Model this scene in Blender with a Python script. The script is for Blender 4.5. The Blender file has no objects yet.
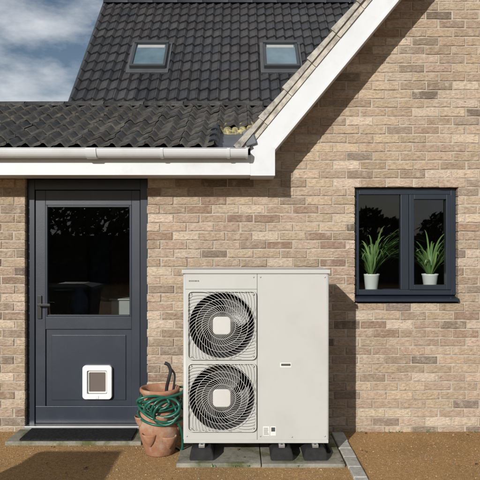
import bpy, bmesh, math, random
from mathutils import Vector, Matrix, Quaternion
random.seed(7)
R=random.random
def U(a,b): return a+(b-a)*random.random()
scene=bpy.context.scene
scene.view_settings.view_transform='Standard'
scene.view_settings.look='None'
scene.view_settings.exposure=0

# ------------------------------------------------------------------ materials
def newmat(name):
    m=bpy.data.materials.new(name); m.use_nodes=True
    nt=m.node_tree; b=nt.nodes['Principled BSDF']
    return m,nt,b
def noise(nt,scale,detail=3,rough=.6,vec=None,mapscale=None):
    tc=nt.nodes.new('ShaderNodeTexCoord')
    n=nt.nodes.new('ShaderNodeTexNoise'); n.inputs['Scale'].default_value=scale
    n.inputs['Detail'].default_value=detail; n.inputs['Roughness'].default_value=rough
    if mapscale:
        mp=nt.nodes.new('ShaderNodeMapping'); mp.inputs['Scale'].default_value=mapscale
        nt.links.new(tc.outputs['Object'],mp.inputs['Vector']); nt.links.new(mp.outputs['Vector'],n.inputs['Vector'])
    else: nt.links.new(tc.outputs['Object'],n.inputs['Vector'])
    return n
def ramp(nt,src,stops):
    r=nt.nodes.new('ShaderNodeValToRGB'); e=r.color_ramp.elements
    while len(e)<len(stops): e.new(.5)
    for i,(p,c) in enumerate(stops):
        e[i].position=p; e[i].color=(*c,1) if len(c)==3 else c
    nt.links.new(src,r.inputs['Fac']); return r
def mix(nt,mode,fac,a,b):
    m=nt.nodes.new('ShaderNodeMix'); m.data_type='RGBA'; m.blend_type=mode
    for sock,v in ((m.inputs[0],fac),(m.inputs[6],a),(m.inputs[7],b)):
        if hasattr(v,'is_output'): nt.links.new(v,sock)
        elif isinstance(v,(int,float)): sock.default_value=v
        else: sock.default_value=(*v,1)
    return m.outputs[2]
def bump(nt,b,src,strength,dist):
    bp=nt.nodes.new('ShaderNodeBump'); bp.inputs['Strength'].default_value=strength; bp.inputs['Distance'].default_value=dist
    nt.links.new(src,bp.inputs['Height'])
    nt.links.new(bp.outputs['Normal'],b.inputs['Normal']); return bp
def simple(name,col,rough=.5,var=.15,scale=6,metal=0,bumpd=0,bscale=80,spec=.5,dirt=None,dirtscale=3,dirtpos=(.5,.75)):
    m,nt,b=newmat(name)
    n=noise(nt,scale,3)
    lo=tuple(c*(1-var) for c in col); hi=tuple(min(1,c*(1+var)) for c in col)
    r=ramp(nt,n.outputs['Fac'],[(.3,lo),(.7,hi)])
    out=r.outputs['Color']
    if dirt:
        d=noise(nt,dirtscale,5,.7)
        rr=ramp(nt,d.outputs['Fac'],[(dirtpos[0],(0,0,0)),(dirtpos[1],(1,1,1))])
        out=mix(nt,'MIX',rr.outputs['Color'],out,dirt)
    nt.links.new(out,b.inputs['Base Color'])
    b.inputs['Roughness'].default_value=rough; b.inputs['Metallic'].default_value=metal
    b.inputs['Specular IOR Level'].default_value=spec
    if bumpd:
        n2=noise(nt,bscale,2); bump(nt,b,n2.outputs['Fac'],.6,bumpd)
    return m
def attrmat(name,rough,nscale,lo,hi,bumpd,bscale,mapscale=None,spec=.3,dirt=None,dirtscale=2,dirtpos=(.55,.75),dirt2=None,d2scale=14,d2pos=(.6,.7),big=None):
    m,nt,b=newmat(name)
    a=nt.nodes.new('ShaderNodeVertexColor'); a.layer_name='Col'
    n=noise(nt,nscale,4,.7,mapscale=mapscale)
    r=ramp(nt,n.outputs['Fac'],[(.3,(lo,)*3),(.7,(hi,)*3)])
    out=mix(nt,'MULTIPLY',1.0,a.outputs['Color'],r.outputs['Color'])
    if big:
        nb=noise(nt,big,2,.6); rb=ramp(nt,nb.outputs['Fac'],[(.3,(.84,.84,.85)),(.7,(1.08,1.07,1.05))])
        out=mix(nt,'MULTIPLY',1.0,out,rb.outputs['Color'])
    for dd,sc,pp in ((dirt,dirtscale,dirtpos),(dirt2,d2scale,d2pos)):
        if dd:
            d=noise(nt,sc,4,.72)
            rr=ramp(nt,d.outputs['Fac'],[(pp[0],(0,0,0)),(pp[1],(1,1,1))])
            out=mix(nt,'MIX',rr.outputs['Color'],out,dd)
    nt.links.new(out,b.inputs['Base Color'])
    b.inputs['Roughness'].default_value=rough
    b.inputs['Specular IOR Level'].default_value=spec
    n2=noise(nt,bscale,2,.65,mapscale=mapscale); bump(nt,b,n2.outputs['Fac'],.8,bumpd)
    return m

M={}
M['brick']=attrmat('brick_mat',.92,28,.60,1.26,.011,34,mapscale=(1,1,2.8),spec=.12,dirt=(.42,.37,.30),dirtscale=11,dirtpos=(.52,.78),dirt2=(.11,.088,.068),d2scale=36,d2pos=(.58,.74),big=1.1)
M['mortar']=simple('mortar_mat',(.37,.325,.265),.95,.2,14,bumpd=.004,bscale=120,spec=.1,dirt=(.25,.215,.175),dirtscale=2.2)
M['tile']=attrmat('main_tile_mat',.42,14,.75,1.25,.001,90,spec=.45,dirt=(.060,.058,.055),dirtscale=3,dirtpos=(.55,.85))
M['oldtile']=attrmat('old_tile_mat',.6,18,.6,1.3,.003,60,spec=.35,dirt=(.115,.108,.09),dirtscale=9,dirtpos=(.52,.70),dirt2=(.035,.04,.02),d2scale=16,d2pos=(.58,.7))
M['white']=simple('white_upvc',(.545,.570,.595),.32,.03,3,dirt=(.45,.455,.44),dirtscale=4,dirtpos=(.5,.9))
M['soffit']=simple('soffit_white',(.55,.57,.60),.5,.04)
M['verge']=simple('verge_mortar',(.42,.395,.345),.9,.25,18,bumpd=.006,bscale=60,spec=.1,dirt=(.24,.22,.185),dirtscale=10,dirtpos=(.5,.7))
M['vergetile']=simple('verge_tile',(.33,.318,.285),.85,.3,15,bumpd=.004,spec=.15,dirt=(.14,.13,.12),dirtscale=12,dirtpos=(.50,.66))
M['lichen']=simple('lichen_tile',(.38,.33,.17),.9,.35,25,bumpd=.004,spec=.1,dirt=(.10,.09,.06),dirtscale=22,dirtpos=(.45,.62))
M['lead']=simple('lead_flashing',(.10,.11,.125),.5,.25,8,metal=.3,dirt=(.22,.22,.22),dirtscale=5,dirtpos=(.6,.8))
M['navy']=simple('navy_paint',(.015,.021,.032),.34,.08,5,spec=.5)
M['navy2']=simple('navy_door_paint',(.0165,.0235,.037),.40,.10,4,bumpd=.0006,bscale=200,dirt=(.027,.034,.046),dirtscale=3,dirtpos=(.5,.8))
M['black']=simple('black_rubber',(.018,.018,.019),.75,.3,20,bumpd=.002,bscale=150,spec=.3)
M['blackgloss']=simple('black_plastic',(.02,.02,.022),.35,.1)
M['cream']=simple('cream_steel',(.425,.432,.418),.42,.02,2,spec=.4,dirt=(.37,.37,.352),dirtscale=2.6,dirtpos=(.48,.9))
M['creamwire']=simple('cream_wire',(.43,.43,.41),.4,.03,2)
M['seam']=simple('seam_dark',(.06,.06,.06),.8)
M['duct']=simple('duct_dark',(.045,.045,.044),.6)
M['fin']=simple('coil_dark',(.010,.010,.011),.6,.3,40)
M['blade']=simple('fan_blade',(.045,.045,.046),.4,.05)
M['label']=simple('label_paper',(.62,.62,.6),.5,.02)
M['ink']=simple('label_ink',(.05,.05,.055),.6)
M['grey']=simple('grey_badge',(.48,.48,.465),.35,.03)
M['terra']=simple('terracotta',(.29,.145,.085),.85,.2,9,bumpd=.003,bscale=50,spec=.2,dirt=(.38,.30,.235),dirtscale=7,dirtpos=(.48,.72))
M['soil']=simple('soil',(.03,.022,.016),1,.5,40,bumpd=.01)
M['hose']=simple('green_hose',(.010,.085,.058),.35,.15,6)
M['concrete']=simple('concrete_slab_mat',(.24,.225,.19),.92,.22,9,bumpd=.004,bscale=70,spec=.15,dirt=(.085,.095,.04),dirtscale=4,dirtpos=(.45,.62))
M['sett']=attrmat('sett_mat',.9,20,.75,1.2,.004,60,spec=.15)
M['mat']=simple('door_mat_mat',(.018,.018,.02),.95,.5,60,bumpd=.006,bscale=200,spec=.1)
M['flapwhite']=simple('pet_flap_white',(.70,.71,.71),.3,.02)
M['room']=simple('room_wall',(.22,.21,.20),.9,.1)
M['roomfloor']=simple('room_floor',(.10,.07,.045),.5,.2)
M['potwhite']=simple('white_ceramic',(.85,.85,.83),.25,.02)
M['velux']=simple('rooflight_frame_mat',(.035,.04,.045),.4,.1)
M['flash']=simple('rooflight_flashing_mat',(.06,.065,.07),.45,.15,8)
M['veluxglass']=simple('rooflight_glass',(.075,.125,.155),.06,.25,3,spec=1.0)
M['blind']=simple('rooflight_blind',(.30,.31,.31),.5,.05)
M['steel']=simple('galvanised',(.4,.4,.4),.4,.1,metal=.8)
M['bin']=simple('shadow_bin_plastic',(.03,.035,.032),.5,.1)
M['wood']=simple('wood',(.22,.12,.06),.6,.25,8)
M['cloth']=simple('cloth_red_brown',(.20,.10,.07),.9,.3,8)
M['clothb']=simple('cloth_blue',(.08,.12,.20),.9,.3,8)

m=bpy.data.materials.new('window_glass'); m.use_nodes=True; nt=m.node_tree; nt.nodes.clear()
o=nt.nodes.new('ShaderNodeOutputMaterial'); mx=nt.nodes.new('ShaderNodeMixShader'); fr=nt.nodes.new('ShaderNodeFresnel')
fr.inputs['IOR'].default_value=1.75
tr=nt.nodes.new('ShaderNodeBsdfTransparent'); tr.inputs['Color'].default_value=(.82,.87,.86,1)
gl=nt.nodes.new('ShaderNodeBsdfGlossy'); gl.inputs['Roughness'].default_value=.01
nt.links.new(fr.outputs[0],mx.inputs[0]); nt.links.new(tr.outputs[0],mx.inputs[1]); nt.links.new(gl.outputs[0],mx.inputs[2]); nt.links.new(mx.outputs[0],o.inputs[0])
M['glass']=m
m=bpy.data.materials.new('flap_smoked'); m.use_nodes=True
b=m.node_tree.nodes['Principled BSDF']; b.inputs['Base Color'].default_value=(.13,.11,.10,1); b.inputs['Roughness'].default_value=.12
M['smoke']=m
def leafmat(name,c1,c2,rough=.55):
    m,nt,b=newmat(name)
    a=nt.nodes.new('ShaderNodeVertexColor'); a.layer_name='Col'
    nt.links.new(mix(nt,'MIX',a.outputs['Color'],c1,c2),b.inputs['Base Color'])
    b.inputs['Roughness'].default_value=rough
    return m
M['plant']=leafmat('houseplant_leaf',(.04,.12,.03),(.26,.36,.13),.4)
M['added_hedge']=leafmat('added_hedge_leaf',(.018,.035,.010),(.055,.09,.025))
m,nt,b=newmat('gravel_ground')
n1=noise(nt,170,2,.7); n2=noise(nt,1.3,3,.6); n3=noise(nt,38,3,.7)
r1=ramp(nt,n1.outputs['Fac'],[(.28,(.14,.080,.034)),(.5,(.37,.225,.100)),(.72,(.58,.40,.21))])
r2=ramp(nt,n2.outputs['Fac'],[(.3,(.76,.77,.78)),(.7,(1.15,1.12,1.08))])
r3=ramp(nt,n3.outputs['Fac'],[(.3,(.66,.66,.66)),(.7,(1.2,1.2,1.2))])
c=mix(nt,'MULTIPLY',1,r1.outputs['Color'],r2.outputs['Color']); c=mix(nt,'MULTIPLY',1,c,r3.outputs['Color'])
nt.links.new(c,b.inputs['Base Color']); b.inputs['Roughness'].default_value=.95; b.inputs['Specular IOR Level'].default_value=.1
bump(nt,b,n1.outputs['Fac'],.8,.006)
M['gravel']=m
M['stone']=attrmat('gravel_stone_mat',.9,60,.8,1.2,.001,200,spec=.15)

# ------------------------------------------------------------------ mesh helpers
def empty(name,parent=None):
    e=bpy.data.objects.new(name,None); scene.collection.objects.link(e); e.empty_display_size=.1
    if parent: e.parent=parent
    return e
def obj(name,bm,mat,parent=None,smooth=False,mats=None):
    me=bpy.data.meshes.new(name); bm.normal_update(); bm.to_mesh(me); bm.free()
    for mm in (mats or [mat]): me.materials.append(mm)
    if smooth:
        for p in me.polygons: p.use_smooth=True
    ob=bpy.data.objects.new(name,me); scene.collection.objects.link(ob)
    if parent: ob.parent=parent
    return ob
def addbox(bm,lo,hi,bev=0,mi=0,rot=None):
    g=bmesh.ops.create_cube(bm,size=1)
    vs=g['verts']; lo=Vector(lo); hi=Vector(hi); c=(lo+hi)/2; s=hi-lo
    for v in vs:
        v.co=Vector((v.co.x*s.x,v.co.y*s.y,v.co.z*s.z))
        if rot is not None: v.co=rot@v.co
        v.co+=c
    fs=list({f for v in vs for f in v.link_faces})
    for f in fs: f.material_index=mi
    if bev:
        es=list({e for v in vs for e in v.link_edges})
        r=bmesh.ops.bevel(bm,geom=es,offset=bev,segments=2,affect='EDGES',profile=.5,material=-1)
        for f in r['faces']: f.material_index=mi
    return vs
def box(name,lo,hi,mat,parent=None,bev=0):
    bm=bmesh.new(); addbox(bm,lo,hi,bev); return obj(name,bm,mat,parent)
def boxes(name,lst,mat,parent=None,bev=0,mats=None):
    bm=bmesh.new()
    for it in lst: addbox(bm,it[0],it[1],bev,it[2] if len(it)>2 else 0)
    return obj(name,bm,mat,parent,mats=mats)
def prism(name,pts,y0,y1,mat,parent=None,bev=0):
    bm=bmesh.new()
    a=[bm.verts.new((x,y0,z)) for x,z in pts]; b_=[bm.verts.new((x,y1,z)) for x,z in pts]
    n=len(pts); bm.faces.new(a); bm.faces.new(b_[::-1])
    for i in range(n): bm.faces.new((a[i],b_[i],b_[(i+1)%n],a[(i+1)%n]))
    bmesh.ops.recalc_face_normals(bm,faces=bm.faces[:])
    if bev: bmesh.ops.bevel(bm,geom=bm.edges[:],offset=bev,segments=2,affect='EDGES')
    return obj(name,bm,mat,parent)
def lathe(bm,prof,c,n=40,mi=0,close=False):
    rings=[]
    for r,z in prof:
        rings.append([bm.verts.new((c[0]+r*math.cos(2*math.pi*k/n),c[1]+r*math.sin(2*math.pi*k/n),c[2]+z)) for k in range(n)])
    for i in range(len(rings)-1):
        for k in range(n):
            f=bm.faces.new((rings[i][k],rings[i][(k+1)%n],rings[i+1][(k+1)%n],rings[i+1][k])); f.material_index=mi
    return rings
def tube(bm,pts,r,n=6,closed=False,mi=0):
    pts=[Vector(p) for p in pts]; N=len(pts); rings=[]
    up=None
    for i,p in enumerate(pts):
        if closed: t=pts[(i+1)%N]-pts[i-1]
        else: t=pts[min(i+1,N-1)]-pts[max(i-1,0)]
        if t.length<1e-9: t=Vector((0,0,1))
        t.normalize()
        if up is None: up=t.orthogonal().normalized()
        up=(up-t*up.dot(t))
        if up.length<1e-6: up=t.orthogonal()
        up.normalize(); w=t.cross(up)
        rings.append([bm.verts.new(p+r*(up*math.cos(2*math.pi*k/n)+w*math.sin(2*math.pi*k/n))) for k in range(n)])
    for i in range(N if closed else N-1):
        a=rings[i]; b_=rings[(i+1)%N]
        for k in range(n):
            f=bm.faces.new((a[k],a[(k+1)%n],b_[(k+1)%n],b_[k])); f.material_index=mi; f.smooth=True
    if not closed:
        bm.faces.new(rings[0][::-1]).material_index=mi; bm.faces.new(rings[-1]).material_index=mi
def rawmesh(name,verts,faces,cols,mat,parent=None,smooth=False):
    me=bpy.data.meshes.new(name); me.from_pydata(verts,[],faces)
    ca=me.color_attributes.new('Col','FLOAT_COLOR','POINT')
    buf=[]
    for c in cols: buf+= [c[0],c[1],c[2],1]
    ca.data.foreach_set('color',buf)
    me.materials.append(mat)
    if smooth:
        me.polygons.foreach_set('use_smooth',[True]*len(me.polygons))
    ob=bpy.data.objects.new(name,me); scene.collection.objects.link(ob)
    if parent: ob.parent=parent
    return ob

# ------------------------------------------------------------------ brick house
house=empty('brick_house')
PAL=[((.385,.305,.225),6),((.345,.268,.196),5),((.305,.236,.174),3.4),((.25,.198,.155),2.2),((.285,.202,.150),1.3),((.45,.37,.285),3.2),((.185,.146,.115),.7),((.36,.272,.202),3)]
def pick():
    t=U(0,sum(w for _,w in PAL))
    for c,w in PAL:
        t-=w
        if t<=0: break
    k=U(.88,1.12); return (c[0]*k,c[1]*k*U(.98,1.02),c[2]*k*U(.96,1.04))
CH=.075; ZO=.045
SL=1.207; AX=3.1; LX=.278; LZ=2.34
def gtop(x):
    return LZ+SL*((x-LX) if x<AX else (2*AX-LX-x))
RX=2*AX-LX
def bricks(name,x0,x1,z0,z1,openings,clipfn=None,depth=.1):
    V=[];F=[];C=[]
    k0=int(math.floor((z0-ZO)/CH)); k1=int(math.ceil((z1-ZO)/CH))
    for k in range(k0,k1):
        za=ZO+k*CH+.005; zb=za+.065
        off=(.1125 if k%2 else 0)+U(-.008,.008)
        i0=int(x0/.225)-2; i1=int(x1/.225)+2
        for i in range(i0,i1):
            a=i*.225+off+.005+U(-.003,.003); b_=a+.215+U(-.003,.003)
            a=max(a,x0); b_=min(b_,x1)
            segs=[(a,b_)]
            for (ox0,ox1,oz0,oz1) in openings:
                if zb>oz0+.01 and za<oz1-.01:
                    ns=[]
                    for s in segs:
                        if s[1]<=ox0 or s[0]>=ox1: ns.append(s); continue
                        if s[0]<ox0: ns.append((s[0],ox0))
                        if s[1]>ox1: ns.append((ox1,s[1]))
                    segs=ns
            for a2,b2 in segs:
                if b2-a2<.025: continue
                if clipfn and not clipfn((a2+b2)/2,(za+zb)/2): continue
                col=pick(); yj=U(-.0035,.002); bv=.005
                base=len(V)
                j=lambda s=.0024:U(-s,s)
                zz0=za+j(); zz1=zb+j()
                nseg=5
                bot=[(a2+(b2-a2)*q/nseg,zz0+(j() if 0<q<nseg else 0)) for q in range(nseg+1)]
                top=[(b2-(b2-a2)*q/nseg,zz1+(j() if 0<q<nseg else 0)) for q in range(nseg+1)]
                out=bot+top; n_=len(out)
                cx=(a2+b2)/2; cz=(za+zb)/2
                inn=[(x-math.copysign(bv+j(.0015),x-cx)*(1 if abs(abs(x-cx)-(b2-a2)/2)<.002 else 0),z-math.copysign(bv+j(.0018),z-cz)) for x,z in out]
                for x,z in out: V.append((x,depth,z))
                for x,z in out: V.append((x,yj+.0045,z))
                for x,z in inn: V.append((x,yj+j(.0015),z))
                for q in range(n_):
                    n=(q+1)%n_
                    F.append((base+q,base+n,base+n_+n,base+n_+q))
                    F.append((base+n_+q,base+n_+n,base+2*n_+n,base+2*n_+q))
                for q in range(nseg):
                    F.append((base+2*n_+q,base+2*n_+q+1,base+2*n_+n_-2-q,base+2*n_+n_-1-q))
                C+= [col]*(3*n_)
    return rawmesh(name,V,F,C,M['brick'],house)
DOOR=(-1.823,-.789,.0,2.145); WIN=(.975,1.85,1.095,2.07)
bricks('front_wall_bricks',-4.2,5.9,-.03,5.8,[DOOR,WIN],lambda x,z: (z<2.15 if x<LX+.0 else z<gtop(x)+.12 ) and x<RX)
e=.006; T=.28
def backing(x0,x1,z0,z1,ops):
    xs=sorted({x0,x1,*[o[0]-e for o in ops],*[o[1]+e for o in ops]}); zs=sorted({z0,z1,*[max(z0,o[2]-e) for o in ops],*[min(z1,o[3]+e) for o in ops]})
    L=[]
    for i in range(len(xs)-1):
        for j in range(len(zs)-1):
            cx=(xs[i]+xs[i+1])/2; cz=(zs[j]+zs[j+1])/2
            if any(o[0]-e<cx<o[1]+e and o[2]-e<cz<o[3]+e for o in ops): continue
            L.append(((xs[i],.0055,zs[j]),(xs[i+1],T,zs[j+1])))
    return L
bx=backing(-4.2,RX,-.3,2.15,[DOOR,WIN])
boxes('front_wall_mortar',bx,M['mortar'],house)
prism('gable_wall_mortar',[(.25,2.15),(RX,2.15),(RX,gtop(RX)+.1),(AX,gtop(AX)+.1),(.25,gtop(.25)+.1)],.0055,T,M['mortar'],house)
boxes('side_walls',[((-4.2,.28,-.3),(-4.0,3.2,2.3)),((RX-.25,.28,-.3),(RX,9,2.3)),((-2.3,3.2,-.3),(-2.05,9,2.9)),((-4.0,3.0,-.3),(-2.3,3.2,2.3)),((-2.05,8.8,-.3),(RX-.25,9,2.9))],M['mortar'],house)
bm=bmesh.new()
for xx in (-2.3,-2.05):
    vs=[bm.verts.new(p) for p in ((xx,3.2,2.9),(xx,9,2.9),(xx,6.1,5.8))]; bm.faces.new(vs)
obj('main_gable_wall',bm,M['mortar'],house)

bm=bmesh.new()
def quad(bm,pts,mi=0):
    f=bm.faces.new([bm.verts.new(p) for p in pts]); f.material_index=mi; return f
x0,x1,y0,y1,z0,z1=-3.9,5.5,.29,2.9,.02,2.28
quad(bm,[(x0,y1,z0),(x1,y1,z0),(x1,y1,z1),(x0,y1,z1)])
quad(bm,[(x0,y0,z0),(x0,y1,z0),(x0,y1,z1),(x0,y0,z1)])
quad(bm,[(x1,y0,z0),(x1,y1,z0),(x1,y1,z1),(x1,y0,z1)])
quad(bm,[(x0,y0,z1),(x1,y0,z1),(x1,y1,z1),(x0,y1,z1)])
quad(bm,[(x0,y0,z0),(x1,y0,z0),(x1,y1,z0),(x0,y1,z0)],1)
quad(bm,[(.05,y0,z0),(.05,y1,z0),(.05,y1,z1),(.05,y0,z1)])
obj('interior_room',bm,None,house,mats=[M['room'],M['roomfloor']])
boxes('interior_bench',[((-1.9,.95,.80),(-.75,1.5,.84)),((-1.88,.97,.02),(-1.84,1.48,.80)),((-.81,.97,.02),(-.77,1.48,.80)),((-1.84,1.44,.3),(-.81,1.48,.80))],M['wood'],house,.004)
boxes('interior_storage_box',[((-1.30,1.0,.841),(-1.04,1.3,1.02)),((-1.32,.98,1.021),(-1.02,1.32,1.04))],M['blind'],house,.01)
bm=bmesh.new()
lathe(bm,[(0,0),(.07,0),(.10,.10),(.085,.2),(.05,.24),(.045,.28),(.06,.30)],(-1.66,1.15,.841),24); obj('interior_jug',bm,M['clothb'],house,True)
bm=bmesh.new(); tube(bm,[(-1.95,2.6,1.75),(-.3,2.6,1.75)],.012,8); obj('coat_rail',bm,M['steel'],house)
for k,(cx,mt) in enumerate(((-1.75,'clothb'),(-1.50,'cloth'),(-1.22,'label'),(-.95,'cloth'))):
    bm=bmesh.new(); n=20
    rings=[]
    for (z,w,d_) in ((1.74,.03,.03),(1.68,.12,.06),(1.60,.17,.08),(1.2,.15,.09),(.9,.17,.10),(.75,.18,.10)):
        rings.append([bm.verts.new((cx+w*math.cos(2*math.pi*q/n)*(1+.12*math.sin(q*2.7+k)),2.58+d_*math.sin(2*math.pi*q/n)*(1+.25*math.sin(q*3.1)),z)) for q in range(n)])
    for i in range(5):
        for q in range(n): bm.faces.new((rings[i][q],rings[i][(q+1)%n],rings[i+1][(q+1)%n],rings[i+1][q]))
    obj('hanging_coat',bm,M[mt],house,True)

def tiles(name,O,Uv,Vv,width,length,tw,waves,gauge,amp,lift,mat,cols,skip=None,nu=8,lip=.02,jit=.0022):
    O=Vector(O);Uv=Vector(Uv).normalized();Vv=Vector(Vv).normalized();N=Uv.cross(Vv).normalized()
    V=[];F=[];C=[]
    ncol=int(math.ceil(width/tw)); nrow=int(math.ceil(length/gauge)); NU=nu*waves
    for r in range(nrow):
        for c in range(ncol):
            uc=(c+.5)*tw; vc=(r+.5)*gauge
            P=O+Uv*uc+Vv*vc
            if skip and skip(P,uc,vc): continue
            col=random.choice(cols); k=U(.8,1.2); col=tuple(q*k for q in col)
            j=U(-jit,jit); sk=U(-jit,jit); vj=U(-.004,.004); base=len(V)
            top=min((r+1)*gauge+.04,length)
            for (v,h,dd) in ((r*gauge+vj,lift+j,-lip),(r*gauge+vj,lift+j,0),((r*gauge+vj)*.6+top*.4,lift*.6+j,0),(top,j,0)):
                for a in range(NU+1):
                    t=a/NU; ph=t*waves*2*math.pi
                    s=math.cos(ph); hh=amp*(s if s<0 else s**.8)*.5+amp*.5
                    hh+=amp*.25*math.sin(2*ph)
                    u=c*tw+t*(tw-.003)
                    V.append(O+Uv*u+Vv*v+N*(h+hh+dd+sk*(t-.5)*2)); C.append(col)
            W=NU+1
            for q in range(3):
                for a in range(NU):
                    F.append((base+q*W+a,base+q*W+a+1,base+(q+1)*W+a+1,base+(q+1)*W+a))
    ob=rawmesh(name,V,F,C,mat,house,True)
    try: ob.data.set_sharp_from_angle(angle=math.radians(50))
    except Exception: pass
    return ob
DT=[(.034,.034,.037),(.030,.031,.035),(.040,.039,.041),(.036,.034,.035)]
OT=[(.060,.058,.055),(.048,.048,.048),(.074,.070,.062),(.054,.048,.044)]
s2=math.sqrt(.5)
tiles('main_roof_tiles',(-2.44,2.6,2.5),(1,0,0),(0,1,1),8.4,4.893,.30,2,.272,.034,.030,M['tile'],DT)
quadb=bmesh.new()
quad(quadb,[(-2.42,2.6,2.48),(6,2.6,2.48),(6,6.06,5.94),(-2.42,6.06,5.94)]); quad(quadb,[(-2.42,9.5,2.48),(6,9.5,2.48),(6,6.06,5.94),(-2.42,6.06,5.94)])
obj('main_roof_deck',quadb,M['velux'],house)
bm=bmesh.new()
x=-2.46
while x<5.8:
    L=.44; n=10; ra=[]; rb=[]
    rr=.105+U(-.002,.002)
    for k in range(n+1):
        a=math.pi*k/n
        ra.append(bm.verts.new((x,6.06+math.cos(a)*rr*1.15,5.93+math.sin(a)*rr))); rb.append(bm.verts.new((x+L,6.06+math.cos(a)*(rr)*1.15,5.932+math.sin(a)*rr)))
    for k in range(n): bm.faces.new((ra[k],ra[k+1],rb[k+1],rb[k]))
    bm.faces.new(ra)
    x+=.447
obj('main_ridge_tiles',bm,M['velux'],house,True)
def slopebox(bm,p0,p1,w,h0,h1,side=Vector((1,0,0)),mi=0):
    p0=Vector(p0);p1=Vector(p1); d=(p1-p0).normalized(); n=side.cross(d).normalized()
    vs=[]
    for p in (p0,p1):
        for sx in (0,w):
            for h in (h0,h1): vs.append(bm.verts.new(p+side*sx+n*h))
    a,b_,c,d_,e_,f,g,h=vs
    for q in ((a,b_,d_,c),(e_,g,h,f),(a,e_,f,b_),(c,d_,h,g),(a,c,g,e_),(b_,f,h,d_)): bm.faces.new(q).material_index=mi
bm=bmesh.new(); slopebox(bm,(-2.47,2.55,2.45),(-2.47,6.06,5.96),.05,-.09,.045); obj('main_verge_trim',bm,M['velux'],house)
bm=bmesh.new(); slopebox(bm,(-2.44,2.55,2.45),(-2.44,6.06,5.96),.03,-.25,-.09); obj('main_bargeboard',bm,M['white'],house)
def rooflight(cx):
    e_=empty('rooflight',house)
    d=Vector((0,s2,s2)); n=Vector((0,-s2,s2)); c=Vector((cx,4.6,4.5))
    rot=Matrix((Vector((1,0,0)),d,n)).transposed()
    def rb(name,u0,u1,v0,v1,h0,h1,mat,bev=.006):
        bm=bmesh.new(); addbox(bm,(u0,v0,h0),(u1,v1,h1),bev)
        for v in bm.verts: v.co=c+rot@v.co
        return obj(name,bm,mat,e_)
    w=.275;h=.39
    rb('flashing',-w-.05,w+.05,-h-.10,h+.06,.02,.066,M['flash'])
    rb('frame_bottom',-w,w,-h,-h+.05,.068,.125,M['velux']); rb('frame_top',-w,w,h-.07,h,.068,.14,M['velux'])
    rb('frame_side',-w,-w+.04,-h+.05,h-.07,.068,.12,M['velux']); rb('frame_side',w-.04,w,-h+.05,h-.07,.068,.12,M['velux'])
    rb('glass',-w+.04,w-.04,-h+.05,h-.07,.07,.095,M['veluxglass'],0)
    rb('blind',-w+.06,w-.06,h-.17,h-.085,.0955,.098,M['blind'],0)
rooflight(-1.42); rooflight(.643)

P=.42; eY=-.41; eZ=2.352
def lowz(y): return eZ+P*(y-eY)
rY=1.2; Lr=math.hypot(rY-eY,P*(rY-eY))
VX=-.20
def skiplow(Pn,u,v):
    if Pn.x>VX and Pn.y<.16: return True
    if Pn.x>.10+ .35*(Pn.y): return True
    return False
tiles('low_roof_tiles',(-4.25,eY,eZ-.01),(1,0,0),(0,1,P),5.2,Lr,.27,2,.222,.030,.026,M['oldtile'],OT,skiplow,nu=10,jit=.0035)
bm=bmesh.new()
quad(bm,[(-4.2,eY+.03,lowz(eY)-.03),(VX+.02,eY+.03,lowz(eY)-.03),(VX+.02,rY,lowz(rY)-.02),(-4.2,rY,lowz(rY)-.02)])
quad(bm,[(VX+.02,.16,lowz(.16)-.02),(.55,.16,lowz(.16)-.02),(.55,rY,lowz(rY)-.02),(VX+.02,rY,lowz(rY)-.02)])
quad(bm,[(-4.2,rY,lowz(rY)-.02),(.9,rY,lowz(rY)-.02),(.9,3.2,2.35),(-4.2,3.2,2.35)])
obj('low_roof_deck',bm,M['velux'],house)
bm=bmesh.new(); x=-4.25
while x<.45:
    n=8; rr=.062
    ra=[bm.verts.new((x,rY+math.cos(math.pi*k/n)*rr*1.6,lowz(rY)-.02+math.sin(math.pi*k/n)*rr+U(-.003,.003))) for k in range(n+1)]
    rb=[bm.verts.new((x+.40,rY+math.cos(math.pi*k/n)*rr*1.6,lowz(rY)-.02+math.sin(math.pi*k/n)*rr)) for k in range(n+1)]
    for k in range(n): bm.faces.new((ra[k],ra[k+1],rb[k+1],rb[k]))
    bm.faces.new(ra); x+=.408
obj('low_ridge_tiles',bm,M['oldtile'],house,True)
_l=bpy.data.objects['low_ridge_tiles'].data
_c=_l.color_attributes.new('Col','FLOAT_COLOR','POINT'); _c.data.foreach_set('color',[.05,.05,.05,1]*len(_l.vertices))
def gslab(name,off0,off1,ya,yb,mat,xs=0.0,bev=0):
    a0=off0*SL; a1=off1*SL
    xl=LX-xs
    pts=[(xl,LZ-SL*xs+a0),(AX,gtop(AX)+a0),(2*AX-xl,LZ-SL*xs+a0),(2*AX-xl,LZ-SL*xs+a1),(AX,gtop(AX)+a1),(xl,LZ-SL*xs+a1)]
    return prism(name,pts,ya,yb,mat,house,bev)
bp=.215
prism('bargeboard',[(.083,2.136),(.278,2.136),(.278,LZ),(AX,gtop(AX)),(2*AX-.278,LZ),(2*AX-.278,2.136),(2*AX-.083,2.136),(2*AX-.083,2.36),(2*AX-.113,2.40),(AX,gtop(AX)+SL*bp),(.113,2.40),(.083,2.36)],-.335,-.31,M['white'],house)
th=math.atan(SL); d=Vector((math.cos(th),0,math.sin(th))); n=Vector((-math.sin(th),0,math.cos(th)))
bm=bmesh.new()
p0=Vector((.283,0,2.346)); L0=(AX-LX)/math.cos(th)
vs=[]
for (hh) in (.0,.018):
    for y in (-.341,-.3355):
        for s in (0,L0): 
            vs.append(bm.verts.new((p0+d*s+n*hh)+Vector((0,y,0))))
a,b_,c,dd_,e1,f1,g1,h1=vs
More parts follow.
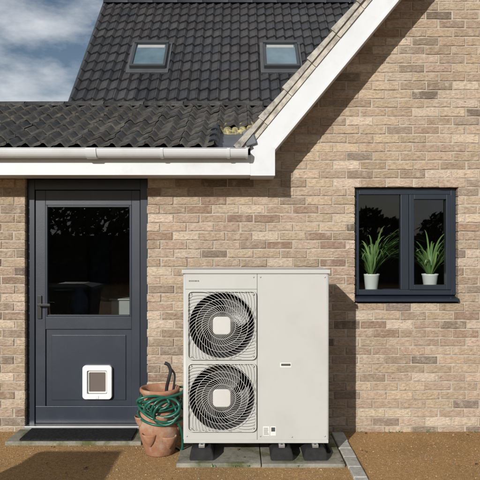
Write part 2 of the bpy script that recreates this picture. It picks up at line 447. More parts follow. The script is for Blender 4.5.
for q in ((a,b_,dd_,c),(e1,g1,h1,f1),(a,e1,f1,b_),(c,dd_,h1,g1),(a,c,g1,e1),(b_,f1,h1,dd_)): bm.faces.new(q)
bmesh.ops.recalc_face_normals(bm,faces=bm.faces[:])
obj('bargeboard_bead',bm,M['white'],house)
boxes('box_end',[((.083,-.309,2.136),(.278,.0,2.16)),((.256,-.309,2.16),(.277,-.001,2.37))],M['white'],house)
gslab('gable_soffit',.0,.012,-.309,-.001,M['soffit'])
gslab('gable_roof_slab',.12,.30,-.30,6.0,M['velux'],xs=.14)
bm=bmesh.new()
for side in (1,-1):
    L0=(AX-LX)/math.cos(th)+.12
    s=-.05
    while s<L0:
        base=Vector((LX-bp,0,LZ)); g=.30
        jt=U(-.004,.006)
        for (h0,h1,ya,yb,mi,lf) in ((.002,.055,-.345+U(-.004,.004),-.20,0,0),(.050,.084+jt,-.365+U(-.007,.007),-.16,1,.02)):
            vs=[]
            for ss,hh in ((s,h0),(s+g-.004,h0),(s+g-.004,h1),(s,h1+lf)):
                vs.append(base+d*ss+n*hh)
            A=[]
            for y in (ya,yb):
                for p in vs:
                    x=p.x if side==1 else 2*AX-p.x
                    A.append(bm.verts.new((x,y,p.z)))
            for q in ((0,1,2,3),(7,6,5,4),(0,4,5,1),(1,5,6,2),(2,6,7,3),(3,7,4,0)):
                f=bm.faces.new([A[k] for k in q]); f.material_index=mi
        s+=g
bmesh.ops.recalc_face_normals(bm,faces=bm.faces[:])
obj('gable_verge',bm,None,house,mats=[M['verge'],M['vergetile']])

bm=bmesh.new()
q=[(VX-.01,-.40,2.335),(.10,-.36,2.36),(.13,.17,2.60),(VX-.01,.17,2.575)]
NX,NY=8,8
g=[[None]*(NY+1) for _ in range(NX+1)]
for i in range(NX+1):
    for j_ in range(NY+1):
        a=i/NX;b_=j_/NY
        p=(Vector(q[0])*(1-a)+Vector(q[1])*a)*(1-b_)+(Vector(q[3])*(1-a)+Vector(q[2])*a)*b_
        p.z+= -.03*math.sin(a*math.pi)+U(-.006,.006)
        g[i][j_]=bm.verts.new(p)
for i in range(NX):
    for j_ in range(NY): bm.faces.new((g[i][j_],g[i+1][j_],g[i+1][j_+1],g[i][j_+1]))
obj('lead_valley',bm,M['lead'],house,True)
bm=bmesh.new()
for k in range(5):
    cx=VX+.02+k*.068+U(-.006,.006); yy=.13+U(-.02,.02); zz=lowz(.13)-.01+U(-.006,.006)
    n_=7; ro=.034+U(-.004,.004)
    A=[bm.verts.new((cx+ro*math.cos(math.pi*t/n_),yy,zz+ro*.9*math.sin(math.pi*t/n_))) for t in range(n_+1)]
    B=[bm.verts.new((cx+ro*math.cos(math.pi*t/n_),yy+.22,zz+.09+ro*.9*math.sin(math.pi*t/n_))) for t in range(n_+1)]
    for t in range(n_): bm.faces.new((A[t],A[t+1],B[t+1],B[t]))
    bm.faces.new(A)
addbox(bm,(VX-.02,.14,lowz(.13)-.05),(.13,.17,lowz(.13)+.004),.004)
obj('valley_mortar_tiles',bm,M['lichen'],house)
bm=bmesh.new()
for k in range(3):
    yy=eY+.02+k*.19
    n_=8; ro=.045
    A=[];B=[]
    for t in range(n_+1):
        a=math.pi*t/n_
        A.append(bm.verts.new((VX-.01+ro*math.cos(a),yy,lowz(yy)+.01+ro*math.sin(a)))); B.append(bm.verts.new((VX-.01+ro*.9*math.cos(a),yy+.23,lowz(yy+.23)-.005+ro*.9*math.sin(a))))
    for t in range(n_): bm.faces.new((A[t],A[t+1],B[t+1],B[t]))
    bm.faces.new(A)
obj('edge_roll_tiles',bm,M['velux'],house,True)
bm=bmesh.new()
addbox(bm,(.03,-.36,2.37),(.12,-.30,2.50),.01,rot=Matrix.Rotation(math.radians(-18),3,'Y'))
obj('lead_foot',bm,M['lead'],house)

box('fascia',(-4.25,-.333,2.14),(.083,-.313,2.30),M['white'],house,.002)
box('soffit',(-4.25,-.312,2.147),(.083,.0,2.158),M['soffit'],house)
bm=bmesh.new()
yc=-.392; zc=2.337; ro=.056; n=14
def gut(xa,xb,ro,ri,mi=0):
    prof=[(yc+ro*math.cos(math.pi+math.pi*t/n),zc+ro*1.25*math.sin(math.pi+math.pi*t/n)) for t in range(n+1)]+[(yc+ri*math.cos(2*math.pi-math.pi*t/n),zc+ri*1.25*math.sin(2*math.pi-math.pi*t/n)) for t in range(n+1)]
    A=[bm.verts.new((xa,y,z)) for y,z in prof]; B=[bm.verts.new((xb,y,z)) for y,z in prof]
    m_=len(prof)
    for t in range(m_): bm.faces.new((A[t],A[(t+1)%m_],B[(t+1)%m_],B[t]))
    bm.faces.new(A); bm.faces.new(B[::-1])
gut(-4.25,.045,ro,ro-.003)
gut(-1.20,-1.12,ro+.006,ro-.002)
for xx in (-3.7,-2.9,-2.1,-.62,-.1): gut(xx,xx+.022,ro+.004,ro-.002)
A=[bm.verts.new((.045,yc+(ro+.004)*math.cos(math.pi+math.pi*t/n),zc+(ro+.004)*1.25*math.sin(math.pi+math.pi*t/n))) for t in range(n+1)]
B=[bm.verts.new((.062,v.co.y,v.co.z)) for v in A]
bm.faces.new(A); bm.faces.new(B[::-1])
for t in range(n): bm.faces.new((A[t],A[t+1],B[t+1],B[t]))
bm.faces.new((A[0],A[-1],B[-1],B[0]))
tube(bm,[(-4.25,yc-ro+.001,zc),(.06,yc-ro+.001,zc)],.0045,8)
bmesh.ops.recalc_face_normals(bm,faces=bm.faces[:])
obj('gutter',bm,M['white'],house)

# ---- window
def windowpart():
    w=empty('casement_window',house)
    x0,x1,z0,z1=WIN; yf=.055; fr=.045
    zb=z0+.06
    xm=(x0+x1)/2
    L=[((x0,yf,zb),(x0+fr,yf+.07,z1)),((x1-fr,yf,zb),(x1,yf+.07,z1)),((x0+fr,yf,z1-fr-.01),(x1-fr,yf+.07,z1)),((x0+fr,yf,zb),(x1-fr,yf+.07,zb+fr)),]
    L.append(((xm-.035,yf,zb+fr),(xm+.035,yf+.07,z1-fr-.01)))
    boxes('frame',L,M['navy'],w,.004)
    a=xm+.036; b_=x1-fr-.001; c=zb+fr+.001; d_=z1-fr-.011
    boxes('sash',[((a,yf-.012,c),(a+.04,yf+.05,d_)),((b_-.04,yf-.012,c),(b_,yf+.05,d_)),((a+.04,yf-.012,c),(b_-.04,yf+.05,c+.04)),((a+.04,yf-.012,d_-.04),(b_-.04,yf+.05,d_))],M['navy'],w,.003)
    bm=bmesh.new()
    quad(bm,[(x0+fr,yf+.03,zb+fr),(xm-.035,yf+.03,zb+fr),(xm-.035,yf+.03,z1-fr),(x0+fr,yf+.03,z1-fr)])
    quad(bm,[(a+.04,yf+.031,c+.04),(b_-.04,yf+.031,c+.04),(b_-.04,yf+.031,d_-.04),(a+.04,yf+.031,d_-.04)])
    obj('glass',bm,M['glass'],w)
    prism_=bmesh.new()
    pts=[(-.045,z0+.012),(-.045,z0+.035),(yf+.07,z0+.059),(yf+.07,z0+.004)]
    A=[prism_.verts.new((x0+.002,y,z)) for y,z in pts]; B=[prism_.verts.new((x1-.002,y,z)) for y,z in pts]
    for t in range(4): prism_.faces.new((A[t],A[(t+1)%4],B[(t+1)%4],B[t]))
    prism_.faces.new(A);prism_.faces.new(B[::-1]); bmesh.ops.recalc_face_normals(prism_,faces=prism_.faces[:])
    bmesh.ops.bevel(prism_,geom=prism_.edges[:],offset=.003,segments=2,affect='EDGES')
    obj('sill',prism_,M['navy'],w)
    boxes('inner_sill',[((x0-.03,yf+.071,1.155),(x1+.03,.42,1.18))],M['blind'],w,.003)
windowpart()
# ---- door
dr=empty('glazed_door',house)
x0,x1,z0,z1=DOOR; yf=.05
boxes('frame',[((x0,yf,.03),(x0+.065,yf+.08,z1)),((x1-.065,yf,.03),(x1,yf+.08,z1)),((x0+.065,yf,z1-.09),(x1-.065,yf+.08,z1))],M['navy'],dr,.004)
lx0=x0+.069; lx1=x1-.069; gz0=.965; gz1=1.925; gx0=lx0+.085; gx1=-.930; yl=yf+.012
boxes('leaf',[((lx0,yl,.055),(lx1,yl+.05,.20)),((lx0,yl,.20),(gx0,yl+.05,z1-.094)),((gx1,yl,.20),(lx1,yl+.05,z1-.094)),((gx0,yl,gz1),(gx1,yl+.05,z1-.094)),((gx0,yl,.86),(gx1,yl+.05,gz0))],M['navy2'],dr,.003)
boxes('lower_panel',[((gx0-.001,yl+.014,.199),(gx1+.001,yl+.04,.861)),((gx0+.05,yl+.006,.25),(gx1-.05,yl+.02,.81))],M['navy2'],dr,.004)
bd=.018
boxes('glazing_bead',[((gx0,yl-.004,gz0),(gx0+bd,yl+.03,gz1)),((gx1-bd,yl-.004,gz0),(gx1,yl+.03,gz1)),((gx0+bd,yl-.004,gz0),(gx1-bd,yl+.03,gz0+bd)),((gx0+bd,yl-.004,gz1-bd),(gx1-bd,yl+.03,gz1))],M['navy'],dr,.003)
bm=bmesh.new(); quad(bm,[(gx0+bd,yl+.02,gz0+bd),(gx1-bd,yl+.02,gz0+bd),(gx1-bd,yl+.02,gz1-bd),(gx0+bd,yl+.02,gz1-bd)]); obj('glass',bm,M['glass'],dr)
boxes('threshold',[((x0,-.02,-.02),(x1,.16,.05))],M['steel'],dr,.004)
boxes('handle',[((lx0+.02,yl-.012,.95),(lx0+.055,yl,1.15)),((lx0+.03,yl-.05,1.065),(lx0+.045,yl-.01,1.08)),((lx0+.03,yl-.055,1.062),(lx0+.14,yl-.04,1.083))],M['blackgloss'],dr,.003)
pf=empty('cat_flap',dr)
fx0,fx1,fz0,fz1=-1.345,-1.095,.265,.553; yy=yl-.03
t=.040
def rring(bm,cx,cz,w,h,r,wi,hi_,ri,ya,yb):
    def rr(w,h,r):
        P=[]
        for (sx,sz,a0) in ((1,1,0),(-1,1,math.pi/2),(-1,-1,math.pi),(1,-1,1.5*math.pi)):
            for k in range(7):
                a=a0+math.pi/2*k/6; P.append((cx+sx*(w/2-r)+r*math.cos(a),cz+sz*(h/2-r)+r*math.sin(a)))
        return P
    O=rr(w,h,r); O2=rr(w-.008,h-.008,r-.004); I2=rr(wi+.008,hi_+.008,ri+.004); I=rr(wi,hi_,ri)
    rows=[[bm.verts.new((x,yb,z)) for x,z in O],[bm.verts.new((x,ya+.004,z)) for x,z in O],[bm.verts.new((x,ya,z)) for x,z in O2],[bm.verts.new((x,ya,z)) for x,z in I2],[bm.verts.new((x,ya+.004,z)) for x,z in I],[bm.verts.new((x,yb,z)) for x,z in I]]
    m_=len(O)
    for i in range(5):
        for k in range(m_): bm.faces.new((rows[i][k],rows[i][(k+1)%m_],rows[i+1][(k+1)%m_],rows[i+1][k]))
bm=bmesh.new(); rring(bm,(fx0+fx1)/2,(fz0+fz1)/2,fx1-fx0,fz1-fz0,.028,fx1-fx0-2*t,fz1-fz0-2*t-.01,.010,yy,yy+.036)
obj('surround',bm,M['flapwhite'],pf)
box('flap',(fx0+t-.002,yy+.024,fz0+t),(fx1-t+.002,yy+.03,fz1-t),M['smoke'],pf)
bm=bmesh.new(); rring(bm,(fx0+fx1)/2,(fz0+fz1)/2,fx1-fx0-2*t-.008,fz1-fz0-2*t-.018,.010,fx1-fx0-2*t-.030,fz1-fz0-2*t-.044,.008,yy+.014,yy+.0235)
obj('flap_rim',bm,M['label'],pf)
box('flap_latch',((fx0+fx1)/2-.014,yy-.004,fz0+.006),((fx0+fx1)/2+.014,yy-.0005,fz0+.03),M['label'],pf,.001)

# ------------------------------------------------------------------ ground
bm=bmesh.new()
quad(bm,[(-150,-150,0),(150,-150,0),(150,150,0),(-150,150,0)])
ground=obj('ground',bm,M['gravel'])
V=[];F=[];C=[]
GP=[(.38,.24,.115),(.28,.17,.08),(.44,.31,.17),(.20,.125,.065),(.36,.30,.22),(.33,.20,.09)]
for i in range(15000):
    x=U(-2.6,2.8); y=-.02-R()*1.75
    if -.47<x<.88 and y>-.86: continue
    s=U(.0022,.0055) if R()<.96 else U(.006,.009)
    base=len(V); col=random.choice(GP); k=U(.7,1.1); col=tuple(q*k for q in col)
    a0=U(0,6.28)
    for q in range(5):
        a=a0+q*1.2566; V.append((x+s*math.cos(a)*U(.8,1.2),y+s*math.sin(a)*U(.8,1.2),U(0,.3)*s))
    V.append((x+U(-.3,.3)*s,y+U(-.3,.3)*s,s*U(.5,.9)))
    for q in range(5): F.append((base+q,base+(q+1)%5,base+5))
    C+=[col]*6
rawmesh('gravel',V,F,C,M['stone'])
bm=bmesh.new()
addbox(bm,(-.455,-.845,-.05),(.15,-.08,.028),.006); addbox(bm,(.156,-.85,-.05),(.75,-.08,.026),.006)
obj('concrete_slab',bm,M['concrete'])
bmE=bmesh.new()
y=-.06
cl=bmE.verts.layers.float_color.new('Col')
while y>-5:
    L=U(.19,.23); vs=addbox(bmE,(.765+U(-.004,.004),y-L,-.05),(.865+U(-.004,.004),y-.006,.02+U(-.003,.004)),0)
    k=U(.7,1.25)
    for v in vs: v[cl]=(.36*k,.35*k,.32*k,1)
    y-=L
bmesh.ops.bevel(bmE,geom=bmE.edges[:],offset=.006,segments=1,affect='EDGES')
obj('stone_edging',bmE,M['sett'])
box('door_step',(-1.86,-.36,-.05),(-.78,-.022,.03),M['concrete'],None,.008)
box('door_mat',(-1.75,-.345,.031),(-.86,-.05,.046),M['mat'],None,.004)
V=[];F=[];C=[]
def tuft(cx,cy,cz,nb,h):
    for i in range(nb):
        a=U(0,6.283); out=Vector((math.cos(a),math.sin(a),0)); p=Vector((cx+U(-.02,.02),cy+U(-.015,.015),cz)); dv=(out*U(.3,1)+Vector((0,0,1))).normalized(); side=Vector((-out.y,out.x,0)); w=U(.0015,.004); L=h*U(.5,1.1); base=len(V)
        for k in range(4):
            ww=w*(1-k/3.2); V.append(p-side*ww); V.append(p+side*ww); C.extend([(U(0,.4),)*3]*2); p=p+dv*L/3; dv=(dv+out*.3-Vector((0,0,.15))).normalized()
        for k in range(3): F.append((base+2*k,base+2*k+1,base+2*k+3,base+2*k+2))
for i in range(26): tuft(U(-.44,.74),U(-.30,-.1),.028,14,.05)
for i in range(12): tuft(U(-.78,-.48),U(-.12,-.02),0,12,.06)
for i in range(6): tuft(U(.9,2.0),U(-.03,-.01),0,8,.03)
for i in range(5): tuft(U(-.45,.7),-.85,.01,10,.03)
rawmesh('weeds',V,F,C,M['plant'])
# fallen leaves
V=[];F=[];C=[]
for i in range(46):
    x,y,z=(U(-.45,.74),U(-.84,-.1),.033) if i<16 else (U(-2.2,2.2),U(-.9,-.04),.008)
    a=U(0,6.28); s=U(.010,.022); base=len(V); c_,s_=math.cos(a),math.sin(a)
    for (u,v,h) in ((-1,0,0),(-.2,-.45,.25),(.6,-.3,.3),(1.1,0,.1),(.6,.3,.35),(-.2,.45,.2),(0,0,.05)):
        V.append((x+s*(u*c_-v*s_),y+s*(u*s_+v*c_),z+s*h*U(.5,1.2)))
    for q in range(6): F.append((base+q,base+(q+1)%6,base+6))
    k=U(.5,1.2); C+=[random.choice([(.16*k,.08*k,.03*k),(.22*k,.14*k,.05*k),(.09*k,.05*k,.025*k)])]*7
rawmesh('fallen_leaves',V,F,C,M['stone'])

wb=empty('shadow_caster_bin')  # never in view; added only to cast the shadow on the gravel by the door
bm=bmesh.new()
def ringbox(x0,x1,y0,y1,z): return [bm.verts.new(p) for p in ((x0,y0,z),(x1,y0,z),(x1,y1,z),(x0,y1,z))]
r1_=ringbox(-2.47,-2.03,-3.30,-2.86,.06); r2_=ringbox(-2.53,-1.97,-3.42,-2.78,.93); r3_=ringbox(-2.55,-1.95,-3.44,-2.76,.94); r4_=ringbox(-2.55,-1.95,-3.44,-2.76,.98)
for a,b_ in ((r1_,r2_),(r2_,r3_),(r3_,r4_)):
    for k in range(4): bm.faces.new((a[k],a[(k+1)%4],b_[(k+1)%4],b_[k]))
bm.faces.new(r1_[::-1]); bmesh.ops.bevel(bm,geom=bm.edges[:],offset=.008,segments=2,affect='EDGES')
obj('body',bm,M['bin'],wb)
bm=bmesh.new(); ra=ringbox(-2.57,-1.93,-3.46,-2.74,.985); rb=ringbox(-2.55,-1.95,-3.44,-2.76,1.02); rc=ringbox(-2.42,-2.08,-3.2,-2.85,1.06)
for a,b_ in ((ra,rb),(rb,rc)):
    for k in range(4): bm.faces.new((a[k],a[(k+1)%4],b_[(k+1)%4],b_[k]))
bm.faces.new(rc); bm.faces.new(ra[::-1]); obj('lid',bm,M['bin'],wb)
bm=bmesh.new(); tube(bm,[(-2.45,-2.72,.97),(-2.05,-2.72,.97)],.016,10)
for xx in (-2.45,-2.25,-2.05): tube(bm,[(xx,-2.77,.96),(xx,-2.72,.97)],.012,8)
tube(bm,[(-2.54,-2.83,.1),(-1.96,-2.83,.1)],.012,8)
for xa in (-2.56,-1.99): tube(bm,[(xa,-2.83,.1),(xa+.05,-2.83,.1)],.10,24)
obj('wheels_and_handle',bm,M['black'],wb)

# ------------------------------------------------------------------ heat pump
hp=empty('air_source_heat_pump')
X0,X1,YF,YB,Z0,Z1=-.416,.650,-.740,-.340,.165,1.375
r=.018
path=[]
for k in range(5):
    a=math.pi/2*k/4; path.append((X0+r-r*math.sin(a),YF+r-r*math.cos(a)))
for k in range(5):
    a=math.pi/2*k/4; path.append((X0+r-r*math.cos(a),YB-r+r*math.sin(a)))
for k in range(5):
    a=math.pi/2*k/4; path.append((X1-r+r*math.sin(a),YB-r+r*math.cos(a)))
for k in range(5):
    a=math.pi/2*k/4; path.append((X1-r+r*math.cos(a),YF+r-r*math.sin(a)))
bm=bmesh.new()
A=[bm.verts.new((x,y,Z0)) for x,y in path]; B=[bm.verts.new((x,y,Z1)) for x,y in path]
for i in range(len(path)-1):
    f=bm.faces.new((A[i],A[i+1],B[i+1],B[i])); f.smooth=True
bm.faces.new(B)
FX=-.1315; SH=.253; FZ=(1.0015,.4765); HR=.240; fx0=FX-SH; fx1=FX+SH
def fq(xa,xb,za,zb): 
    if xb-xa>1e-5 and zb-za>1e-5: quad(bm,[(xa,YF,za),(xb,YF,za),(xb,YF,zb),(xa,YF,zb)])
xl=X0+r; xr=X1-r; xs=.1255
fq(xl,fx0,Z0,Z1); fq(fx1,xs-.0015,Z0,Z1); fq(fx0,fx1,Z0,FZ[1]-SH); fq(fx0,fx1,FZ[1]+SH,FZ[0]-SH); fq(fx0,fx1,FZ[0]+SH,Z1)
fq(xs+.0015,xr,Z0,Z1)
NN=72
for fz in FZ:
    ci=[];sq=[];bk=[]
    for k in range(NN):
        a=2*math.pi*k/NN; c_,s_=math.cos(a),math.sin(a); q=SH/max(abs(c_),abs(s_))
        ci.append(bm.verts.new((FX+HR*c_,YF,fz+HR*s_))); sq.append(bm.verts.new((FX+q*c_,YF,fz+q*s_)))
        bk.append(bm.verts.new((FX+(HR-.012)*c_,YF+.10,fz+(HR-.012)*s_)))
    for k in range(NN):
        n_=(k+1)%NN
        bm.faces.new((ci[k],ci[n_],sq[n_],sq[k])); f=bm.faces.new((ci[k],bk[k],bk[n_],ci[n_])); f.material_index=1
obj('casing',bm,None,hp,mats=[M['cream'],M['duct']])
box('seam',(xs-.003,YF+.003,Z0+.002),(xs+.003,YF+.006,Z1-.002),M['seam'],hp)
boxes('panel_joints',[((X0+r,YF-.0008,1.262),(xs-.002,YF+.001,1.2645))],M['seam'],hp)
box('lid',(X0-.010,YF-.012,Z1+.001),(X1+.010,YB+.01,Z1+.030),M['cream'],hp,.006)
box('base_pan',(X0+.004,YF+.004,.138),(X1-.004,YB-.004,.164),M['cream'],hp,.003)
box('coil',(X0+.03,YB-.06,Z0+.01),(X1-.03,YB-.02,Z1-.01),M['fin'],hp)
for fz in FZ:
    bm=bmesh.new()
    for k in range(3):
        a0=2*math.pi*k/3+ (0.4 if fz>.7 else 1.1)
        rows=[]
        for i in range(7):
            rr=.05+(.205-.05)*i/6; row=[]
            for j_ in range(7):
                t=j_/6; a=a0+(t-.5)*1.55+.5*(i/6)
                row.append(bm.verts.new((FX+rr*math.cos(a),YF+.075+.06*(t),fz+rr*math.sin(a))))
            rows.append(row)
        for i in range(6):
            for j_ in range(6): bm.faces.new((rows[i][j_],rows[i+1][j_],rows[i+1][j_+1],rows[i][j_+1]))
    obj('fan_blades',bm,M['blade'],hp,True)
    bm=bmesh.new(); lathe(bm,[(0,.03),(.04,.03),(.055,.02),(.058,-.05)],(0,0,0),32)
    for v in bm.verts: v.co=Vector((FX+v.co.x,YF+.08-v.co.z,fz+v.co.y))
    obj('fan_hub',bm,M['blade'],hp,True)
    bm=bmesh.new(); yg=YF-.022
    NW=48
    G=SH-.006
    for k in range(NW):
        a0=2*math.pi*k/NW; pts=[]
        for i in range(15):
            rr=.052+(.36-.052)*i/14
            a=a0+1.15*((rr-.052)/.2)**.85
            x=rr*math.cos(a); z=rr*math.sin(a)
            if max(abs(x),abs(z))>G:
                s=G/max(abs(x),abs(z)); pts.append((FX+x*s,yg+.006,fz+z*s)); break
            pts.append((FX+x,yg-.010*(1-(rr/.36)**2),fz+z))
        tube(bm,pts,.0017,5)
    for rr in (.10,.145,.19,.238):
        tube(bm,[(FX+rr*math.cos(2*math.pi*k/64),yg-.010*(1-(rr/.36)**2)+.003,fz+rr*math.sin(2*math.pi*k/64)) for k in range(64)],.0017,5,closed=True)
    rc=.030; pts=[]
    for (cx,cz,a0) in ((G-rc,G-rc,0),(-G+rc,G-rc,math.pi/2),(-G+rc,-G+rc,math.pi),(G-rc,-G+rc,1.5*math.pi)):
        for k in range(5):
            a=a0+math.pi/2*k/4; pts.append((FX+cx+rc*math.cos(a),yg+.006,fz+cz+rc*math.sin(a)))
    tube(bm,pts,.0055,8,closed=True)
    for sx in (-1,1):
        for sz in (-1,1): tube(bm,[(FX+sx*(G-.02),yg+.006,fz+sz*(G-.02)),(FX+sx*(G-.02),YF+.002,fz+sz*(G-.02))],.006,8)
    obj('fan_grille',bm,M['creamwire'],hp)
    bm=bmesh.new(); hb=.064; rb_=.030; P=[]
    for (sx,sz,a0) in ((1,1,0),(-1,1,math.pi/2),(-1,-1,math.pi),(1,-1,1.5*math.pi)):
        for k in range(8):
            a=a0+math.pi/2*k/7; P.append((sx*(hb-rb_)+rb_*math.cos(a),sz*(hb-rb_)+rb_*math.sin(a)))
    r0=[bm.verts.new((FX+x,yg-.006,fz+z)) for x,z in P]; r1=[bm.verts.new((FX+x,yg-.014,fz+z)) for x,z in P]; r2=[bm.verts.new((FX+x*.93,yg-.017,fz+z*.93)) for x,z in P]
    for a_,b_ in ((r0,r1),(r1,r2)):
        for k in range(len(P)): bm.faces.new((a_[k],a_[(k+1)%len(P)],b_[(k+1)%len(P)],b_[k]))
    bm.faces.new(r2); bmesh.ops.recalc_face_normals(bm,faces=bm.faces[:])
    obj('grille_badge',bm,M['grey'],hp)
boxes('handle_recess',[((.293,YF-.002,.692),(.375,YF+.001,.726))],M['label'],hp,.0015)
boxes('handle_slot',[((.300,YF-.004,.704),(.368,YF-.0021,.720))],M['seam'],hp)
L=[]
boxes('labels',[((.168,YF-.0015,.195),(.215,YF,.262)),((.222,YF-.0015,.195),(.262,YF,.262))],M['label'],hp)
for k in range(6):
    L.append(((.173,YF-.0024,.203+k*.009),(.173+U(.02,.038),YF-.0016,.206+k*.009)))
L.append(((.228,YF-.0024,.225),(.256,YF-.0016,.255)))
for k in range(7): L.append(((-.372+k*.011,YF-.0010,1.318),(-.372+k*.011+U(.005,.008),YF-.0003,1.328)))
boxes('label_print',L,M['ink'],hp)
bm=bmesh.new()
for x,z in ((X1-.03,1.35),(X1-.03,.19),(.15,.19),(.15,1.35),(X0+.03,.19),(.38,.185),(.1,1.35)):
    rg=lathe(bm,[(.0,.003),(.005,.002),(.006,0)],(0,0,0),10)
    for rr_ in rg:
        for v in rr_: v.co=Vector((x+v.co.x,YF-v.co.z,z+v.co.y))
obj('screws',bm,M['steel'],hp,True)
for (a,b_) in ((-.365,-.19),(.222,.385),(.462,.632)):
    c=(a+b_)/2; w=(b_-a)/2
    prism('rubber_foot',[(c-w,.029),(c+w,.029),(c+w,.06),(c+w*.80,.115),(c-w*.80,.115),(c-w,.06)],-.79,-.30,M['black'],hp,.005)
    boxes('foot_rail',[((c-.022,-.775,.116),(c+.022,-.31,.137))],M['steel'],hp,.002)
    bm=bmesh.new(); lathe(bm,[(0,.022),(.010,.022),(.010,0)],(c,-.755,.115),8); obj('foot_bolt',bm,M['steel'],hp)
bm=bmesh.new()
for xx in (.42,.52): tube(bm,[(xx,-.36,.35),(xx,-.2,.35),(xx,-.12,.35),(xx,.005,.35)],.03,12)
tube(bm,[(.60,-.4,.15),(.63,-.42,.09),(.66,-.44,.05),(.668,-.5,.045),(.67,-.62,.04)],.012,8)
obj('pipework',bm,M['black'],hp)

# ------------------------------------------------------------------ strawberry planter
pt=empty('strawberry_planter'); PC=Vector((-.612,-.53,0))
bm=bmesh.new()
prof=[(0,.0),(.105,.0),(.112,.01),(.125,.06),(.15,.14),(.160,.21),(.156,.28),(.140,.35),(.128,.40),(.126,.435),(.135,.455),(.150,.47),(.153,.485),(.150,.498),(.138,.50),(.130,.49),(.122,.45),(.118,.43)]
lathe(bm,prof,PC,48)
def pocket(ang,z,rad):
    a=ang; out=Vector((math.cos(a),math.sin(a),0)); tn=Vector((-out.y,out.x,0))
    c=PC+out*.140+Vector((0,0,z))
    n=18; rings=[]
    for (rr,h,f) in ((.012,-.085,.0),(.034,-.06,.3),(.052,-.03,.6),(.060,.0,1.0),(.064,.012,1.15),(.060,.016,1.1),(.052,.0,.95),(.046,-.02,.8)):
        rings.append([bm.verts.new(c+out*(rr*math.cos(2*math.pi*k/n)*rad*.8+.006*f)+tn*(rr*math.sin(2*math.pi*k/n)*rad)+Vector((0,0,h*rad))) for k in range(n)])
    for i in range(len(rings)-1):
        for k in range(n): bm.faces.new((rings[i][k],rings[i][(k+1)%n],rings[i+1][(k+1)%n],rings[i+1][k]))
    f=bm.faces.new(rings[-1]); f.material_index=1
for ang,z in ((-1.35,.31),(-2.75,.28),(-.25,.25),(-2.0,.17),(-.95,.15),(1.0,.3),(2.2,.2)): pocket(ang,z,.95)
obj('pot_body',bm,None,pt,True,mats=[M['terra'],M['soil']])
bm=bmesh.new(); lathe(bm,[(0,.44),(.125,.44)],PC,32); obj('pot_soil',bm,M['soil'],pt)
bm=bmesh.new()
pts=[]
for i in range(8*36):
    t=i/36; a=2*math.pi*t-1.0
    rad=.158+.018*math.sin(t*1.7)+.010*math.sin(t*5.1+1)
    tilt=.045*math.sin(t*2.1)+.02*math.sin(t*.9+1)
    zc_=.455-.018*t+.014*math.sin(t*3.3)
    pts.append((PC.x+.012+rad*math.cos(a)*1.02,PC.y+rad*math.sin(a),zc_+tilt*math.cos(a+.5)-.055*max(0,math.sin(-a))*(.3+.1*t)))
tube(bm,pts,.0095,8)
def loop(c,rx,rz,yaw,n=30,a0=0,a1=2*math.pi,dy=0):
    P=[]
    for i in range(n+1):
        a=a0+(a1-a0)*i/n; p=Vector((rx*math.cos(a),dy*math.sin(a*2),rz*math.sin(a)))
        p=Matrix.Rotation(yaw,3,'Z')@p
        P.append(Vector(c)+p)
    return P
tube(bm,loop((PC.x+.065,PC.y-.160,.37),.105,.090,.25,dy=.02),.0095,8)
tube(bm,loop((PC.x+.04,PC.y-.175,.39),.125,.070,.12,dy=.02),.0095,8)
tube(bm,loop((PC.x+.06,PC.y-.170,.345),.085,.085,.35,dy=.02),.0095,8)
tube(bm,loop((PC.x-.03,PC.y-.155,.42),.12,.05,-.1,dy=.02),.0095,8)
tail=[(PC.x+.12,PC.y-.13,.30),(PC.x+.165,PC.y-.10,.22),(PC.x+.178,PC.y-.05,.12),(PC.x+.17,PC.y-.02,.03),(PC.x+.14,PC.y+.06,.010),(PC.x+.05,PC.y+.16,.010),(PC.x-.1,PC.y+.2,.010),(PC.x-.2,PC.y+.28,.01)]
def smooth(p,n=6):
    p=[Vector(q) for q in p]; o=[]
    for i in range(len(p)-1):
        a=p[max(i-1,0)];b_=p[i];c=p[i+1];d_=p[min(i+2,len(p)-1)]
        for k in range(n):
            t=k/n; o.append(.5*((2*b_)+(-a+c)*t+(2*a-5*b_+4*c-d_)*t*t+(-a+3*b_-3*c+d_)*t**3))
    o.append(p[-1]); return o
tube(bm,smooth(tail),.0095,8)
obj('garden_hose',bm,M['hose'],None,True)
bm=bmesh.new()
tube(bm,smooth([(PC.x+.05,PC.y-.02,.40),(PC.x+.055,PC.y-.02,.50),(PC.x+.075,PC.y-.03,.58),(PC.x+.085,PC.y-.03,.63),(PC.x+.07,PC.y-.03,.675),(PC.x+.04,PC.y-.03,.69)]),.013,10)
tube(bm,smooth([(PC.x+.09,PC.y,.42),(PC.x+.108,PC.y,.52),(PC.x+.112,PC.y,.60),(PC.x+.085,PC.y-.03,.65)]),.008,8)
obj('hose_spray_gun',bm,M['blackgloss'],None,True)

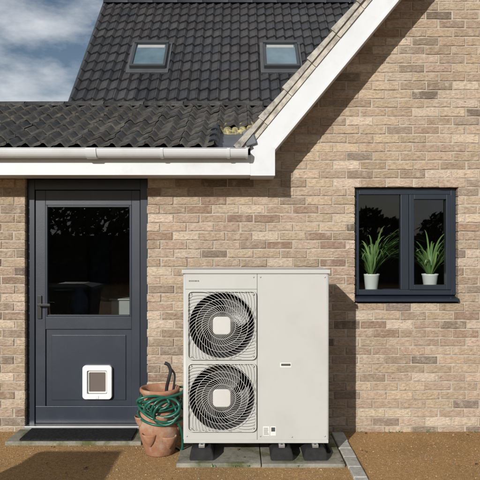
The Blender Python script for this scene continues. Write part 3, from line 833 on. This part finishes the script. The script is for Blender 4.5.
# ------------------------------------------------------------------ houseplants
def houseplant(cx,cy,cz,hgt,nl):
    e_=empty('spider_plant')
    bm=bmesh.new(); lathe(bm,[(0,0),(.048,0),(.052,.004),(.070,.13),(.074,.135),(.074,.145),(.066,.145),(.062,.12)],(cx,cy,cz),32); obj('pot',bm,M['potwhite'],e_,True)
    bm=bmesh.new(); lathe(bm,[(0,.125),(.066,.125)],(cx,cy,cz),24); obj('soil',bm,M['soil'],e_)
    V=[];F=[];C=[]
    for i in range(nl):
        a=U(0,6.283); L=hgt*U(.55,1.15); el=U(.95,1.52); out=Vector((math.cos(a),math.sin(a)*.5,0)).normalized(); w=U(.005,.010)
        p=Vector((cx,cy,cz+.125))+out*.015; dirv=out*math.cos(el)+Vector((0,0,math.sin(el)))
        n=12; base=len(V); side=Vector((-out.y,out.x,0)).normalized(); cc=U(0,.75); g_=U(.7,1.7)
        for k in range(n+1):
            t=k/n; ww=w*(1-t**2.2)*(.6+.8*min(1,t*3))+.0004
            fold=Vector((0,0,ww*.5))
            V.append(p-side*ww+fold); V.append(p); V.append(p+side*ww+fold)
            C+=[(cc*.5,)*3,(min(1,cc+.35),)*3,(cc*.5,)*3]
            p=p+dirv*(L/n); dirv=(dirv+Vector((0,0,-1))*(.01+.30*t*g_)+out*.05).normalized()
            if p.y<cy-.10: p.y=cy-.10
        for k in range(n):
            o=base+k*3
            F.append((o,o+1,o+4,o+3)); F.append((o+1,o+2,o+5,o+4))
    rawmesh('leaves',V,F,C,M['plant'],e_,True)
houseplant(1.165,.25,1.181,.60,105)
houseplant(1.69,.26,1.181,.52,80)

# ------------------------------------------------------------------ hedge out of view behind the camera, put in to darken the glass reflections
V=[];F=[];C=[]
for i in range(14000):
    x=U(-22,22) if R()<.5 else U(-12,10)
    hh=2.9+.6*math.sin(x*.7)+.4*math.sin(x*2.3+1)+.25*math.sin(x*5.1)
    z=hh*(1-(R()**1.6))
    y=-20+U(-1.0,1.0)+.5*math.sin(x*1.1)+.4*math.sin(z*2+x)
    s=U(.10,.24); nrm=Vector((U(-1,1),U(-1,1),U(-1,1))).normalized(); t=nrm.orthogonal().normalized(); b_=nrm.cross(t)
    base=len(V); c=Vector((x,y,z))
    V+= [c-t*s,c-b_*s*.5,c+t*s,c+b_*s*.5]; F.append((base,base+1,base+2,base+3))
    k=min(1,max(0,U(0,.6)+.4*math.sin(x*1.7)*math.sin(z*2.1))); C+=[(k,)*3]*4
hd=empty('added_hedge')
rawmesh('leaves',V,F,C,M['added_hedge'],hd)
bm=bmesh.new(); addbox(bm,(-22,-20.6,0),(22,-19.6,1.9),.2); obj('core',bm,simple('added_hedge_core',(.012,.018,.008),1,.4,5),hd)

# ------------------------------------------------------------------ light
sd=Vector((.46,1,-.45)).normalized()
sun=bpy.data.lights.new('sun','SUN'); sun.energy=4.9; sun.angle=math.radians(.53); sun.color=(1,.96,.90)
so=bpy.data.objects.new('sun',sun); scene.collection.objects.link(so); so.rotation_euler=sd.to_track_quat('-Z','Y').to_euler(); so.location=(-5,-10,8)
w=bpy.data.worlds.new('World'); scene.world=w; w.use_nodes=True; nt=w.node_tree
bg=nt.nodes['Background']; bg.inputs['Strength'].default_value=.062
sky=nt.nodes.new('ShaderNodeTexSky'); sky.sky_type='NISHITA'; sky.sun_disc=False
sky.sun_elevation=math.asin(-sd.z); sky.sun_rotation=math.atan2(-sd.x,-sd.y)%(2*math.pi)
tc=nt.nodes.new('ShaderNodeTexCoord'); mp=nt.nodes.new('ShaderNodeMapping'); mp.inputs['Scale'].default_value=(1,1,2.2); mp.inputs['Location'].default_value=(.35,.1,.2)
nz=nt.nodes.new('ShaderNodeTexNoise'); nz.inputs['Scale'].default_value=3.2; nz.inputs['Detail'].default_value=8; nz.inputs['Roughness'].default_value=.58
nt.links.new(tc.outputs['Generated'],mp.inputs['Vector']); nt.links.new(mp.outputs['Vector'],nz.inputs['Vector'])
rp=ramp(nt,nz.outputs['Fac'],[(.42,(0,0,0)),(.60,(1,1,1))])
nt.links.new(mix(nt,'MIX',rp.outputs['Color'],sky.outputs['Color'],(11.0,11.4,12.0)),bg.inputs['Color'])

# ------------------------------------------------------------------ camera
cam=bpy.data.cameras.new('camera'); co=bpy.data.objects.new('camera',cam); scene.collection.objects.link(co)
co.location=(0,-5.3,1.6); co.rotation_euler=(math.radians(90),0,0)
cam.sensor_width=36; cam.lens=625/480*36; cam.shift_y=3/480; cam.clip_end=600
scene.camera=co
